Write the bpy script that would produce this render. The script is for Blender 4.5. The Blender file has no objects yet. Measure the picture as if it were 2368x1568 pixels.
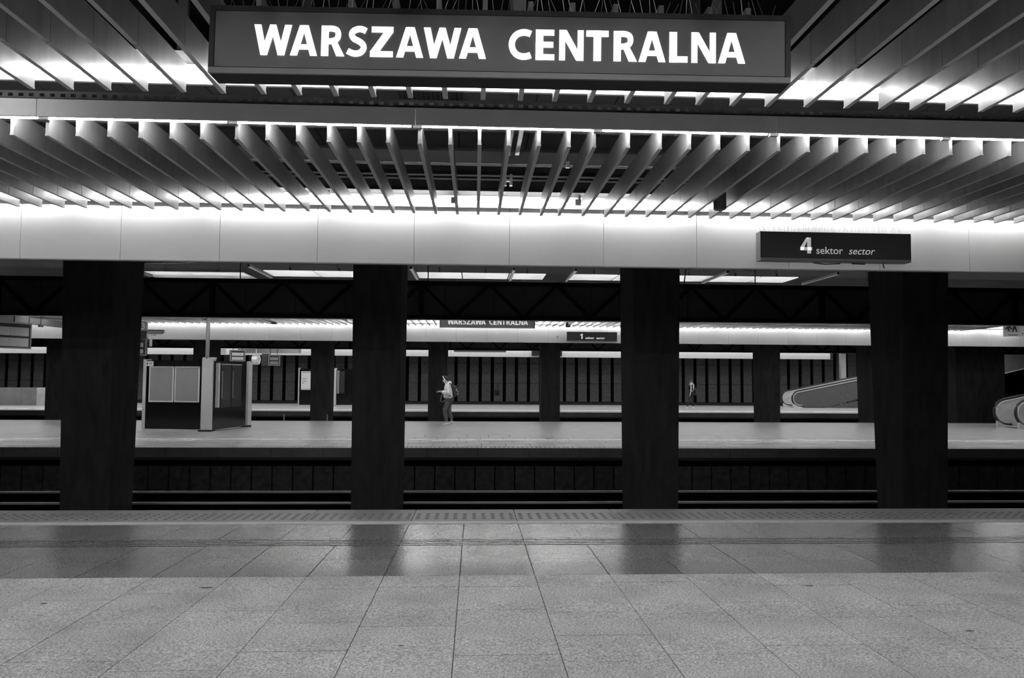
import bpy, bmesh, math, random
from mathutils import Vector, Matrix
random.seed(7)
C = bpy.context.scene.collection
PI = math.pi
S = bpy.context.scene

# ------------------------------------------------------------------ camera, world, exposure, hidden lamp rows, added uplight
cam_d = bpy.data.cameras.new('camera'); cam = bpy.data.objects.new('camera', cam_d); C.objects.link(cam)
_f, _p, _y, _r, CAMH = 1741.95, .05302, .04895, .00624, 1.66
cam_d.sensor_fit = 'HORIZONTAL'; cam_d.sensor_width = 36.0; cam_d.lens = 36.0 * _f / 2368.0
cam_d.clip_start = .05; cam_d.clip_end = 300
fw = Vector((math.sin(_y) * math.cos(_p), math.cos(_y) * math.cos(_p), math.sin(_p)))
r0 = Vector((math.cos(_y), -math.sin(_y), 0)); u0 = r0.cross(fw)
rr = r0 * math.cos(_r) + u0 * math.sin(_r); uu = u0 * math.cos(_r) - r0 * math.sin(_r)
m = Matrix((rr, uu, -fw)).transposed().to_4x4(); m.translation = Vector((0, 0, CAMH))
cam.matrix_world = m
S.camera = cam

w = bpy.data.worlds.new('world'); S.world = w; w.use_nodes = True
w.node_tree.nodes['Background'].inputs[0].default_value = (.5, .5, .5, 1)
w.node_tree.nodes['Background'].inputs[1].default_value = 0.0

S.view_settings.view_transform = 'Standard'; S.view_settings.look = 'None'
S.view_settings.gamma = 1.0; S.view_settings.use_curve_mapping = False
S.view_settings.exposure = 0.0
TUBE = 78.0           # radiance of the fluorescent tubes

def light_row(x, y, z, length, watts, up=False, width=.05):
    d = bpy.data.lights.new('light_row', 'AREA'); d.shape = 'RECTANGLE'; d.size = length; d.size_y = width; d.energy = watts
    o = bpy.data.objects.new('light_row', d); o.location = (x, y, z)
    if up: o.rotation_euler = (PI, 0, 0)
    C.objects.link(o)
# rows of lamps over the parts of the platforms whose slats the photograph hides
for y in (38.6, 41.2, 42.4, 45.0, 46.2): light_row(0, y, 3.8, 66, 520)
light_row(0, 48.75, 3.8, 66, 230)
light_row(0, 1.55, 3.8, 26, 150); light_row(0, -1.0, 3.8, 26, 150)
light_row(0, 19.1, 3.95, 20, 95, up=True)      # uplight added to brighten the pale panels above the second platform's truss

# ------------------------------------------------------------------ materials
def nodes(name):
    mt = bpy.data.materials.new(name); mt.use_nodes = True
    nt = mt.node_tree; return mt, nt, nt.nodes['Principled BSDF']
def g(v): return (v, v, v, 1)
def mat(name, v, rough=.5, metal=0., noise=0., scale=8., stretch=(1, 1, 1), spec=.5, bump=0., rough_var=0., detail=4):
    mt, nt, b = nodes(name)
    b.inputs['Base Color'].default_value = g(v); b.inputs['Roughness'].default_value = rough
    b.inputs['Metallic'].default_value = metal; b.inputs['Specular IOR Level'].default_value = spec
    if noise or bump or rough_var:
        ge = nt.nodes.new('ShaderNodeNewGeometry'); mp = nt.nodes.new('ShaderNodeMapping')
        mp.inputs['Scale'].default_value = stretch
        nt.links.new(ge.outputs['Position'], mp.inputs[0])
        n = nt.nodes.new('ShaderNodeTexNoise'); n.inputs['Scale'].default_value = scale; n.inputs['Detail'].default_value = detail
        nt.links.new(mp.outputs[0], n.inputs[0])
        if noise:
            r = nt.nodes.new('ShaderNodeMapRange')
            r.inputs[1].default_value = .25; r.inputs[2].default_value = .75
            r.inputs[3].default_value = max(0, v * (1 - noise)); r.inputs[4].default_value = v * (1 + noise)
            nt.links.new(n.outputs[0], r.inputs[0]); nt.links.new(r.outputs[0], b.inputs['Base Color'])
        if rough_var:
            r = nt.nodes.new('ShaderNodeMapRange')
            r.inputs[1].default_value = .3; r.inputs[2].default_value = .7
            r.inputs[3].default_value = rough - rough_var; r.inputs[4].default_value = rough + rough_var
            nt.links.new(n.outputs[0], r.inputs[0]); nt.links.new(r.outputs[0], b.inputs['Roughness'])
        if bump:
            bp = nt.nodes.new('ShaderNodeBump'); bp.inputs['Strength'].default_value = bump; bp.inputs['Distance'].default_value = .01
            nt.links.new(n.outputs[0], bp.inputs['Height']); nt.links.new(bp.outputs[0], b.inputs['Normal'])
    return mt
def stone(name, v, rough, speck=.35, spec=.5, patch=.12):
    """speckled granite: fine grain plus broad cloudy wear"""
    mt, nt, b = nodes(name)
    ge = nt.nodes.new('ShaderNodeNewGeometry')
    n = nt.nodes.new('ShaderNodeTexNoise'); n.inputs['Scale'].default_value = 75; n.inputs['Detail'].default_value = 3; n.inputs['Roughness'].default_value = .75
    n2 = nt.nodes.new('ShaderNodeTexNoise'); n2.inputs['Scale'].default_value = 2.3; n2.inputs['Detail'].default_value = 6
    for q in (n, n2): nt.links.new(ge.outputs['Position'], q.inputs[0])
    r = nt.nodes.new('ShaderNodeMapRange'); r.inputs[1].default_value = .3; r.inputs[2].default_value = .7
    r.inputs[3].default_value = v * (1 - speck); r.inputs[4].default_value = v * (1 + speck)
    r2 = nt.nodes.new('ShaderNodeMapRange'); r2.inputs[1].default_value = .3; r2.inputs[2].default_value = .7
    r2.inputs[3].default_value = 1 - patch; r2.inputs[4].default_value = 1 + patch
    mu = nt.nodes.new('ShaderNodeMath'); mu.operation = 'MULTIPLY'
    nt.links.new(n.outputs[0], r.inputs[0]); nt.links.new(n2.outputs[0], r2.inputs[0])
    nt.links.new(r.outputs[0], mu.inputs[0]); nt.links.new(r2.outputs[0], mu.inputs[1])
    # a different tone for each slab
    oi = nt.nodes.new('ShaderNodeObjectInfo'); r3 = nt.nodes.new('ShaderNodeMapRange')
    r3.inputs[3].default_value = .94; r3.inputs[4].default_value = 1.06
    nt.links.new(oi.outputs['Random'], r3.inputs[0])
    mu2 = nt.nodes.new('ShaderNodeMath'); mu2.operation = 'MULTIPLY'
    nt.links.new(mu.outputs[0], mu2.inputs[0]); nt.links.new(r3.outputs[0], mu2.inputs[1])
    nt.links.new(mu2.outputs[0], b.inputs['Base Color'])
    b.inputs['Roughness'].default_value = rough; b.inputs['Specular IOR Level'].default_value = spec
    return mt
def broken_glint(name, glint_v, base):
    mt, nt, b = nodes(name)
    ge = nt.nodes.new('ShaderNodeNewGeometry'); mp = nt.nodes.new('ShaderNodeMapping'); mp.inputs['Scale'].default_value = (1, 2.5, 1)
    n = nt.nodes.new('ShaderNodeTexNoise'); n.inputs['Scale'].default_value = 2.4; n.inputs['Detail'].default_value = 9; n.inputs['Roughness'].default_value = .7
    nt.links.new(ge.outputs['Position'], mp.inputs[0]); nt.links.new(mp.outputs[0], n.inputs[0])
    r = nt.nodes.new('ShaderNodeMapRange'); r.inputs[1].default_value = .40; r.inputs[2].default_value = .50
    r.inputs[3].default_value = base; r.inputs[4].default_value = glint_v
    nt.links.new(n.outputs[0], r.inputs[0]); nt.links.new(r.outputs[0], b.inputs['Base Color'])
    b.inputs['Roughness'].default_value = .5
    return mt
def glow(name, strength, v=1.):
    mt, nt, b = nodes(name)
    b.inputs['Base Color'].default_value = g(.8)
    b.inputs['Emission Color'].default_value = g(v); b.inputs['Emission Strength'].default_value = strength
    return mt

M = {}
M['honed'] = stone('honed_granite', .43, .5, .8, spec=.35, patch=.17)
M['polished'] = stone('polished_granite', .215, .19, .7, spec=.8, patch=.08)
M['edge_stone'] = stone('edge_granite', .31, .42, .3)
M['grout'] = mat('grout', .1, .8, noise=.4, scale=30)
M['line'] = mat('line_stone', .62, .5, noise=.1, scale=12)
M['glint'] = broken_glint('painted_glint', .95, .40)  # highlight of the guide ribs, painted as a broken pale streak
M['far_stone'] = stone('far_granite', .42, .3, .25, patch=.16)
M['white'] = mat('white_panel', .74, .45, noise=.02, scale=1.5)
M['panel_lip'] = mat('grey_panel_lip', .32, .5)
M['slat'] = mat('slat_aluminium', .32, .4, metal=.2, noise=.16, scale=5., stretch=(6, 2.2, .35), rough_var=.06)
M['slat_pale'] = mat('pale_slat', .86, .4, noise=.06, scale=5)  # slat colour paled to brighten the floor and its reflections
M['flange'] = mat('slat_flange', .46, .45, noise=.06, scale=5)
M['slat_dull'] = mat('slat_dull', .2, .45, noise=.2, scale=5., stretch=(6, 2.2, .35))
M['beam'] = mat('grey_trough', .66, .5, noise=.05, scale=4)
M['black'] = mat('black_steel', .018, .6)
M['void'] = mat('void_dark', .03, .8, noise=.3, scale=3)
M['void_panel'] = mat('void_panel', .075, .7, noise=.15, scale=5)
M['galv'] = mat('galvanised_steel', .36, .4, metal=.3, noise=.2, scale=9)
M['tray'] = mat('cable_tray', .1, .5, metal=.2, noise=.2, scale=14)
M['concrete_dark'] = mat('sooty_concrete', .062, .8, noise=.3, scale=2.2, stretch=(3, 3, .8), spec=.15, bump=.15, detail=7)
M['frame_light'] = mat('bright_aluminium_frame', .75, .35)
M['rib'] = mat('polished_rib', .7, .12, spec=.8)
M['groove'] = mat('dark_groove', .012, .9, spec=.1)
M['concrete'] = mat('pale_concrete', .42, .8, noise=.25, scale=22, spec=.2)
M['parapet'] = stone('parapet_granite', .2, .6, .3)
M['parapet_light'] = stone('parapet_pale_granite', .48, .6, .2)
M['wall_panel'] = mat('textured_wall_panel', .16, .75, noise=.28, scale=6, spec=.25, bump=.4, detail=8)
M['truss_back'] = mat('dark_fascia_back', .22, .6, noise=.15, scale=2)
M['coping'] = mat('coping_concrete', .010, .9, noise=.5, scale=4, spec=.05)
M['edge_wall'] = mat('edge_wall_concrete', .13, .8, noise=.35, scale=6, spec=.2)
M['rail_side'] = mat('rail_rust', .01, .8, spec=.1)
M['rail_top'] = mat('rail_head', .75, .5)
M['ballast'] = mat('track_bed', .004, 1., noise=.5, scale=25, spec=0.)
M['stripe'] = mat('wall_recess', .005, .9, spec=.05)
M['plinth'] = mat('wall_plinth', .05, .7, spec=.2)
M['stud'] = mat('tactile_stud', .17, .3)  # darkened so the colour carries the studs' shaded sides
M['frame_dark'] = mat('dark_frame', .018, .5, spec=.3)
M['sign_face'] = mat('grey_sign_face', .14, .55, noise=.05, scale=6)
M['sign_dark'] = mat('black_sign_face', .028, .5)
M['sign_side'] = mat('sign_side', .2, .45)
M['lettering'] = glow('pale_lettering', .28)
M['lettering_far'] = glow('distant_lettering', .5)
M['lit_letters'] = glow('lit_letters', .95)
M['lit_letters_far'] = glow('lit_letters_far', .36)
M['tube'] = glow('fluorescent_tube', TUBE); M['tube_far'] = glow('distant_tube', TUBE)
M['holder'] = mat('tube_holder', .25, .5)
M['kiosk'] = mat('kiosk_black_panel', .008, .15, spec=.35, noise=.3, scale=3)
M['alu'] = mat('pale_aluminium', .55, .42, noise=.04, scale=6)
M['poster'] = mat('blank_poster', .27, .3, noise=.05, scale=4)
M['paper'] = mat('white_paper', .75, .6)
M['ink'] = mat('printed_ink', .05, .6)
M['glass_dark'] = mat('dark_display_glass', .05, .08, spec=.6)
M['screen'] = mat('grey_display', .38, .35, noise=.08, scale=3)
M['screen_dim'] = mat('dim_display', .16, .35, noise=.1, scale=3)
M['clock'] = mat('clock_face', .85, .5)
M['steel'] = mat('brushed_steel', .62, .35, metal=.35, noise=.15, scale=5)
M['rubber'] = mat('black_rubber', .015, .35)
M['clad'] = mat('travelator_cladding', .1, .5, noise=.12, scale=5)
M['speaker'] = mat('loudspeaker_grey', .07, .6)
M['wire'] = mat('thin_wire', .35, .4, metal=.6)
M['skin'] = mat('skin', .45, .6); M['hair'] = mat('hair', .03, .7)
M['puffer'] = mat('pale_jacket', .8, .7, noise=.22, scale=14, bump=.5)
M['jeans'] = mat('faded_jeans', .09, .8, noise=.4, scale=14)
M['coat'] = mat('black_coat', .012, .8); M['shoe'] = mat('pale_shoe', .92, .6)
M['scarf'] = mat('pale_scarf', .6, .8); M['headphone'] = mat('white_headphone', .85, .4)
M['bag'] = mat('black_bag', .018, .6); M['phone'] = mat('phone', .3, .2)

# ------------------------------------------------------------------ mesh helpers
class MB:
    def __init__(s): s.v = []; s.f = []
    def add(s, vs, fs):
        o = len(s.v); s.v += [tuple(v) for v in vs]; s.f += [tuple(i + o for i in f) for f in fs]; return s
    def box(s, x0, x1, y0, y1, z0, z1):
        return s.add([(x0,y0,z0),(x1,y0,z0),(x1,y1,z0),(x0,y1,z0),(x0,y0,z1),(x1,y0,z1),(x1,y1,z1),(x0,y1,z1)],
                     [(0,3,2,1),(4,5,6,7),(0,1,5,4),(1,2,6,5),(2,3,7,6),(3,0,4,7)])
    def taper(s, b0, b1):
        """b = (x0,x1,y0,y1,z): bottom and top rectangles"""
        x0,x1,y0,y1,z0 = b0; X0,X1,Y0,Y1,z1 = b1
        return s.add([(x0,y0,z0),(x1,y0,z0),(x1,y1,z0),(x0,y1,z0),(X0,Y0,z1),(X1,Y0,z1),(X1,Y1,z1),(X0,Y1,z1)],
                     [(0,3,2,1),(4,5,6,7),(0,1,5,4),(1,2,6,5),(2,3,7,6),(3,0,4,7)])
    def prism_xz(s, poly, y0, y1):
        """poly in (x, z), counter-clockwise seen from -y"""
        n = len(poly)
        return s.add([(p[0], y0, p[1]) for p in poly] + [(p[0], y1, p[1]) for p in poly],
                     [tuple(range(n)), tuple(range(2*n-1, n-1, -1))] + [((i+1) % n, i, n+i, n+(i+1) % n) for i in range(n)])
    def tube(s, pts, r, n=8, caps=True):
        pts = [Vector(p) for p in pts]; base = len(s.v); k = len(pts)
        for i, p in enumerate(pts):
            t = (pts[min(i+1, k-1)] - pts[max(i-1, 0)]).normalized()
            a = Vector((0,0,1)) if abs(t.z) < .9 else Vector((1,0,0))
            u = t.cross(a).normalized(); v = t.cross(u)
            rad = r[i] if isinstance(r, (list, tuple)) else r
            for j in range(n):
                q = p + (u*math.cos(2*PI*j/n) + v*math.sin(2*PI*j/n))*rad; s.v.append(tuple(q))
        for i in range(k-1):
            for j in range(n):
                s.f.append((base+i*n+j, base+i*n+(j+1) % n, base+(i+1)*n+(j+1) % n, base+(i+1)*n+j))
        if caps:
            s.f.append(tuple(base+j for j in range(n-1, -1, -1))); s.f.append(tuple(base+(k-1)*n+j for j in range(n)))
        return s
    def dome(s, c, rx, ry, h, n=6):
        x, y, z = c; b = len(s.v)
        for (k, q) in ((1., 0.), (.72, .75)):
            for j in range(n):
                a = 2*PI*j/n; s.v.append((x+rx*k*math.cos(a), y+ry*k*math.sin(a), z+h*q))
        for j in range(n): s.f.append((b+j, b+(j+1) % n, b+n+(j+1) % n, b+n+j))
        s.f.append(tuple(b+n+j for j in range(n)))
        return s
    def ball(s, c, rx, ry, rz, nu=12, nv=8):
        b = len(s.v); x, y, z = c
        s.v.append((x, y, z-rz))
        for i in range(1, nv):
            t = -PI/2+PI*i/nv
            for j in range(nu):
                a = 2*PI*j/nu; s.v.append((x+rx*math.cos(t)*math.cos(a), y+ry*math.cos(t)*math.sin(a), z+rz*math.sin(t)))
        s.v.append((x, y, z+rz)); e = len(s.v)-1
        for j in range(nu): s.f.append((b, b+1+(j+1) % nu, b+1+j)); s.f.append((e, e-nu+j, e-nu+(j+1) % nu))
        for i in range(nv-2):
            for j in range(nu):
                p = b+1+i*nu; s.f.append((p+j, p+(j+1) % nu, p+nu+(j+1) % nu, p+nu+j))
        return s
    def mesh(s, name, m, smooth=False):
        me = bpy.data.meshes.new(name); me.from_pydata(s.v, [], s.f); me.materials.append(m)
        if smooth: me.polygons.foreach_set('use_smooth', [True]*len(me.polygons))
        me.update(); return me
    def build(s, name, m, parent=None, loc=(0,0,0), smooth=False):
        return link(name, s.mesh(name, m, smooth), parent, loc)
def link(name, me, parent=None, loc=(0,0,0), scale=None, rot=None):
    o = bpy.data.objects.new(name, me); C.objects.link(o); o.location = loc
    if scale: o.scale = scale
    if rot: o.rotation_euler = rot
    if parent: o.parent = parent
    return o
def tag(o, label, cat, group=None):
    o['label'] = label; o['category'] = cat
    if group: o['group'] = group
    return o
def thing(name, label, cat, loc=(0,0,0), rot=(0,0,0), group=None):
    o = bpy.data.objects.new(name, None); C.objects.link(o); o.location = loc; o.rotation_euler = rot
    o.empty_display_size = .1
    return tag(o, label, cat, group)
def struct(o): o['kind'] = 'structure'; return o
def stuff(o): o['kind'] = 'stuff'; return o
def B(*a): return MB().box(*a)
UNIT = MB().box(-.5,.5,-.5,.5,-.5,.5)
def ordinal(i): return ['first','second','third','fourth','fifth','sixth','seventh','eighth','ninth','tenth','eleventh','twelfth'][i]

# ------------------------------------------------------------------ near platform: floor, tiles, edge
EDGE, TILT, TW, TX0 = 9.687, .01646, .61368, -.7219
floor = struct(B(-13, 13, -1.6-EDGE, -.02, -.45, -.010).build('floor', M['grout'], None, (0, EDGE, 0)))
floor.rotation_euler = (-math.atan(TILT), 0, 0)
B(-13, 13, -1.6-EDGE, 2.6-EDGE, -.02, 0).build('paving', M['honed'], floor)
tile_me = {k: UNIT.mesh('tile', M[k]) for k in ('honed', 'polished')}
GAP = .0055
def tile(x0, x1, y0, y1, kind, parent=floor, name='tile', h=.03):
    return link(name, tile_me[kind], parent, ((x0+x1)/2, (y0+y1)/2-EDGE, -h/2+random.uniform(-.0005, .0005)), (x1-x0-GAP*(1.6 if kind == 'polished' else 1), y1-y0-GAP, h))
CUTS = {0: [4.93, 5.905], 1: [4.383, 5.28, 5.895], 2: [4.714, 5.209, 6.0], 3: [4.355, 5.144, 6.001], 4: [4.49, 5.41], 5: [4.603, 5.033, 5.865],
        -1: [4.484, 5.016, 5.848], -2: [4.2, 5.3], -3: [4.354, 5.765], -4: [4.749, 5.6], 6: [4.4, 5.3]}
CUT2 = {0: 6.833, 1: 7.015, 2: 7.075, 3: 6.9, 5: 6.87, -2: 6.767, -4: 7.23, -3: 6.95, -1: 6.84}
POL, GR0, GR1, LINE0 = 6.25, 7.47, 7.80, 8.635
for k in range(-13, 15):
    x0, x1 = TX0+TW*k, TX0+TW*(k+1)
    ys = CUTS.get(k) or [4.1+random.uniform(0, .5), 5.2+random.uniform(-.2, .4)]
    ys = [2.6, ys[0]-.94] + ys + [POL] if ys[0]-.94 > 2.8 else [2.6] + ys + [POL]
    for a, b in zip(ys, ys[1:]): tile(x0, x1, a, b, 'honed')
    c2 = CUT2.get(k, random.uniform(6.75, 7.15))
    tile(x0, x1, POL, c2, 'polished'); tile(x0, x1, c2, GR0, 'polished'); tile(x0, x1, GR1, LINE0, 'polished')
# guide strip of ribs and dark grooves
B(-9, 9, GR0-EDGE, GR1-EDGE, -.03, -.002).build('guide_strip', M['groove'], floor)
for k in range(-7, 8):
    x0, x1 = TX0+2*TW*k, TX0+2*TW*(k+1)
    for j in range(4):
        y = GR0+.02+j*.08
        link('guide_rib', tile_me['polished'], floor, ((x0+x1)/2, y+.029-EDGE, -.012), (x1-x0-.004, .05, .026))
# pale line, then tactile edge slabs with studs
for k in range(-7, 8):
    x0, x1 = TX0+2*TW*k, TX0+2*TW*(k+1)
    B(x0+.002, x1-.002, 8.665-EDGE, 8.81-EDGE, -.03, .004).build('line_stone', M['line'], floor)
    B(x0+.002, x1-.002, 8.81-EDGE, 8.87-EDGE, -.03, .0).build('border_stone', M['edge_stone'], floor)
    sl = B(x0+.005, x1-.005, 8.875-EDGE, 0, -.22, 0).build('edge_slab', M['edge_stone'], floor)
    st = MB()
    for i in range(11):
        for j in range(4):
            st.dome((x0+.06+i*.1115, 9.0+j*.115-EDGE, 0), .027, .027, .011, 8)
    stuff(st.build('tactile_studs', M['stud'], sl))
# dark marks worn into the stone
for (x, y, rx, ry) in ((-2.02, 5.92, .055, .022), (-3.0, 5.52, .022, .02), (-4.25, 5.6, .03, .012), (2.62, 5.85, .035, .02), (3.15, 4.72, .03, .015), (-.42, 4.56, .02, .012)):
    MB().dome((x, y-EDGE, .0006), rx, ry, .0008, 12).build('stain', M['grout'], floor)

# ------------------------------------------------------------------ second and third platform
def far_floor(name, y0, y1, x0, x1, rows):
    fl = struct(B(x0, x1, y0+.05, y1-.05, -.3, -.012).build(name, M['grout']))
    me = UNIT.mesh('tile', M['far_stone'])
    y = y0+.42
    if rows:
        n = int((min(x1, 17)-max(x0, -17))/TW)
        for r in range(rows):
            for k in range(n):
                xa = -17+TW*k+(r % 2)*TW*.37
                link('tile', me, fl, (xa+TW/2, y+.47, -.015+random.uniform(-.0006, .0006)), (TW-.014, .93-.02, .03))
            if x0 < -17: B(x0, -17, y, y+.93, -.03, 0).build('paving', M['far_stone'], fl)
            B(-17+TW*n+.2, x1, y, y+.93, -.03, -.0005).build('paving', M['far_stone'], fl)
            y += .94
    B(x0, x1, y, y1-.42, -.03, 0).build('paving', M['far_stone'], fl)
    me2 = B(0, 1.22, 0, .41, -.23, 0).mesh('edge_slab', M['edge_stone'])
    for (yy) in (y0, y1-.41):
        for k in range(int((x1-x0)/1.228)):
            link('edge_slab', me2, fl, (x0+1.228*k, yy, 0))
    return fl
fl2 = far_floor('floor.001', 18.22, 29.54, -22, 26, 4)
for k in range(-9, 11):
    st = MB()
    for i in range(11):
        for j in range(3): st.dome((k*1.228+.06+i*.1115, 18.33+j*.1, 0), .026, .026, .008, 6)
    stuff(st.build('tactile_studs', M['edge_stone'], fl2))
fl3 = far_floor('floor.002', 37.84, 49.1, -36, 40, 0)
rib_me = MB()
for j in range(4): rib_me.tube([(0, j*.075, 0), (1.2, j*.075, 0)], .02, 10)
rib_me = rib_me.mesh('guide_rib', M['rib'], True)
for fl, y, x0, x1 in ((fl2, 20.15, -22, 26), (fl3, 39.3, -36, 40)):
    for k in range(int((x1-x0)/1.228)):
        if random.random() < .9: link('guide_rib', rib_me, fl, (x0+1.228*k, y, -.008+random.uniform(-.004, .004)), rot=(0, random.uniform(-.003, .003), 0))
for (y, wd, x0, x1, fl, z) in ((28.9, .06, -22, 26, fl2, .002), (20.55, .26, -22, 26, fl2, .003), (39.75, .5, -36, 40, fl3, .003)):  # wide strips paint in the ribs' highlight, thin one is a real line
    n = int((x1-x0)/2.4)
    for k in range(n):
        B(x0+2.4*k, x0+2.4*k+2.38, y, y+wd, -.01, z).build('line_and_glint', M['glint'] if wd > .1 else M['line'], fl)

# track beds and retaining walls under the platform edges
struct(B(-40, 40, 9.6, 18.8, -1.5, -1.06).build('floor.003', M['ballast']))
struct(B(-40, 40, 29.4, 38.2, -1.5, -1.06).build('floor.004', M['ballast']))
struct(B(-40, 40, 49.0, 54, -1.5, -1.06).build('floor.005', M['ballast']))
def edge_wall(name, y, x0, x1, pieces):
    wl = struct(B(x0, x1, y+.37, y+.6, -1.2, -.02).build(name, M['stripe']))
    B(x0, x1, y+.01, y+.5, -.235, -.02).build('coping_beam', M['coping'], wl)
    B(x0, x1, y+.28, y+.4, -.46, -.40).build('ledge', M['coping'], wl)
    if pieces:
        me = B(0, .455, 0, .1, -1.1, -.465).mesh('wall_panel', M['edge_wall'])
        for k in range(int((min(x1, 18)-max(x0, -16))/.486)): link('wall_panel', me, wl, (-16+.486*k, y+.26, 0))
    return wl
edge_wall('wall_front', 18.22, -22, 26, True)
edge_wall('wall_front.001', 37.84, -36, 40, False)
struct(B(-13, 13, 9.3, 9.6, -1.2, -.25).build('wall_front.002', M['edge_wall']))

# railway tracks between the first two platforms
def track(y, label):
    t = thing('railway_track', label, 'railway track', (0, y, -1.06), group='railway tracks beside the columns')
    sl = B(-.13, .13, -1.25, 1.25, 0, .07).mesh('sleeper', M['ballast'])
    for k in range(-22, 24): link('sleeper', sl, t, (k*.62, 0, 0))
    for s in (-1, 1):
        r = MB(); yy = s*.755
        r.box(-20, 20, yy-.065, yy+.065, .07, .085); r.box(-20, 20, yy-.01, yy+.01, .085, .15)
        ra = r.build('rail', M['rail_side'], t)
        B(-20, 20, yy-.03, yy+.03, .145, .185).build('rail_head', M['rail_top'], ra)
track(16.48, 'pair of shiny rails on the far side of the near columns')
track(11.4, 'pair of rails directly below the near platform edge')

# ------------------------------------------------------------------ ceiling slab, back wall of the far track
M['ceiling'] = mat('ceiling_soot', .007, .9, noise=.3, scale=2, spec=.1)
ceil = struct(B(-42, 42, -3, 56, 5.0, 5.2).build('ceiling', M['ceiling']))
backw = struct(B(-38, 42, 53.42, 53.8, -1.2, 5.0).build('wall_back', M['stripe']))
wp = {}
for (z0, z1) in ((.08, 1.345), (1.365, 2.75), (2.77, 4.2)):
    wp[z0] = B(0, .62, 0, .1, z0, z1).mesh('wall_panel', M['wall_panel'])
for k in range(-40, 46):
    for z0, me in wp.items(): link('wall_panel', me, backw, (-1.21+.8545*k, 53.33+random.uniform(0, .012), 0))
B(-38, 42, 53.1, 53.42, -1.1, .06).build('plinth', M['plinth'], backw)

# ------------------------------------------------------------------ concrete columns
def column(x, y0, y1, hw, label, group, flare=.24, z0=-1.1, z1=5.0):
    c = MB().taper((x-hw, x+hw, y0, y1, z0), (x-hw-.01, x+hw+.01, y0-flare, y1+flare, z1))
    return tag(c.build('concrete_column', M['concrete_dark']), label, 'column', group)
names = ['leftmost near dark concrete column, widening towards its top', 'near dark concrete column under the left half of the station sign',
         'near dark concrete column left of the sektor 4 sign', 'rightmost near dark concrete column, below the sektor 4 sign']
for x, n in zip((-6.71, -1.735, 3.245, 8.225), names): column(x, 13.5, 14.35, .415, n, 'near row of concrete columns')
fn = [(-11.75, .42, 'far dark column behind the white pole of the kiosk'), (-6.72, .42, 'far dark column right of the hanging round clock'),
      (-1.63, .41, 'far dark column behind the walking person'), (3.35, .42, 'far dark column below the sektor 1 sign'),
      (13.25, .44, 'far dark column at the left end of the moving walkway'), (18.15, .44, 'far dark column hiding the upper part of the walkway')]
for x, hw, n in fn: column(x, 33.3, 34.1, hw, n, 'far row of concrete columns', .12)
column(-17.75, 33.3, 34.1, .62, 'broad far dark column left of the nearest left column', 'far row of concrete columns', .05)
column(23.1, 33.4, 34.2, 1.15, 'broad black pier behind the right-hand walkway newel', 'far row of concrete columns', .0)
column(8.35, 33.3, 34.1, .42, 'far dark column hidden behind the rightmost near column', 'far row of concrete columns', .12)

# ------------------------------------------------------------------ fascias
def fascia(name, y, face, x0, x1, phase, white=True, dark=True, zt=3.84):
    """face -1: white side towards the camera"""
    ya, yb = (y, y+.03) if face < 0 else (y-.03, y)
    back = (y+.03, y+.07) if face < 0 else (y-.07, y-.03)
    root = struct(B(x0, x1, back[0], back[1], 3.1, 3.99).build(name, M['black']))
    me = B(.0025, 1.1975, ya, yb, 3.1, zt).mesh('fascia_panel', M['white'])
    k0 = math.ceil((x0-phase)/1.2); k1 = math.floor((x1-phase)/1.2)
    for k in range(k0, k1): link('fascia_panel', me, root, (phase+1.2*k, 0, 0), rot=(0, 0, 0))
    B(x0, x1, min(ya, back[0])-.004, max(yb, back[1]), 3.086, 3.0985).build('edge_trim', M['panel_lip'], root)
    if dark:
        yd = back[1] if face < 0 else back[0]
        me2 = B(.006, 1.194, yd if face < 0 else yd-.03, yd+.03 if face < 0 else yd, 3.1, 3.98).mesh('dark_panel', M['truss_back'])
        for k in range(k0, k1): link('dark_panel', me2, root, (phase+1.2*k, 0, 0))
    return root
fascia('trim_1', 9.44, -1, -13, 13, -5.5776, dark=False)
fascia('trim_2', 18.48, 1, -22, 26, -11.547)
fascia('trim_3', 29.44, -1, -22, 26, -11.547, dark=False)
fascia('trim_4', 38.1, 1, -36, 40, -11.2)
fascia('trim_5', 49.0, -1, -36, 23.8, -11.2, dark=False)

def truss(y, x0, x1, phase, label, zb=3.1, zt=4.02):
    t = thing('roof_truss', label, 'truss', (0, y, 0), group='trusses behind the platform fascias')
    B(x0, x1, -.06, .06, zb-.01, zb+.07).build('bottom_chord', M['black'], t)
    B(x0, x1, -.07, .07, zt-.09, zt).build('top_chord', M['black'], t)
    post = B(-.05, .05, -.05, .05, zb+.05, zt-.05).mesh('post', M['black'])
    a, b = (0, zt-.06), (.83, zb+.05); dx, dz = b[0]-a[0], b[1]-a[1]; L = math.hypot(dx, dz); nx, nz = -dz/L*.035, dx/L*.035
    dn = MB().prism_xz([(a[0]-nx, a[1]-nz), (b[0]-nx, b[1]-nz), (b[0]+nx, b[1]+nz), (a[0]+nx, a[1]+nz)], -.035, .035).mesh('diagonal', M['black'])
    up = MB().prism_xz([(-(a[0]-nx), a[1]-nz), (-(a[0]+nx), a[1]+nz), (-(b[0]+nx), b[1]+nz), (-(b[0]-nx), b[1]-nz)], -.035, .035).mesh('diagonal', M['black'])
    k = math.ceil((x0-phase)/1.66); 
    while phase+1.66*(k+1) < x1:
        x = phase+1.66*k
        if k % 3 == 0: link('post', post, t, (x, 0, 0))
        link('diagonal', dn, t, (x, 0, 0)); link('diagonal', up, t, (x+1.66, 0, 0)); k += 1
truss(18.3, -15, 19, -1.32, 'black zigzag steel truss spanning behind the near columns')
truss(37.9, -33, 37, -1.25, 'smaller-looking black zigzag truss below the far white fascia')

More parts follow.
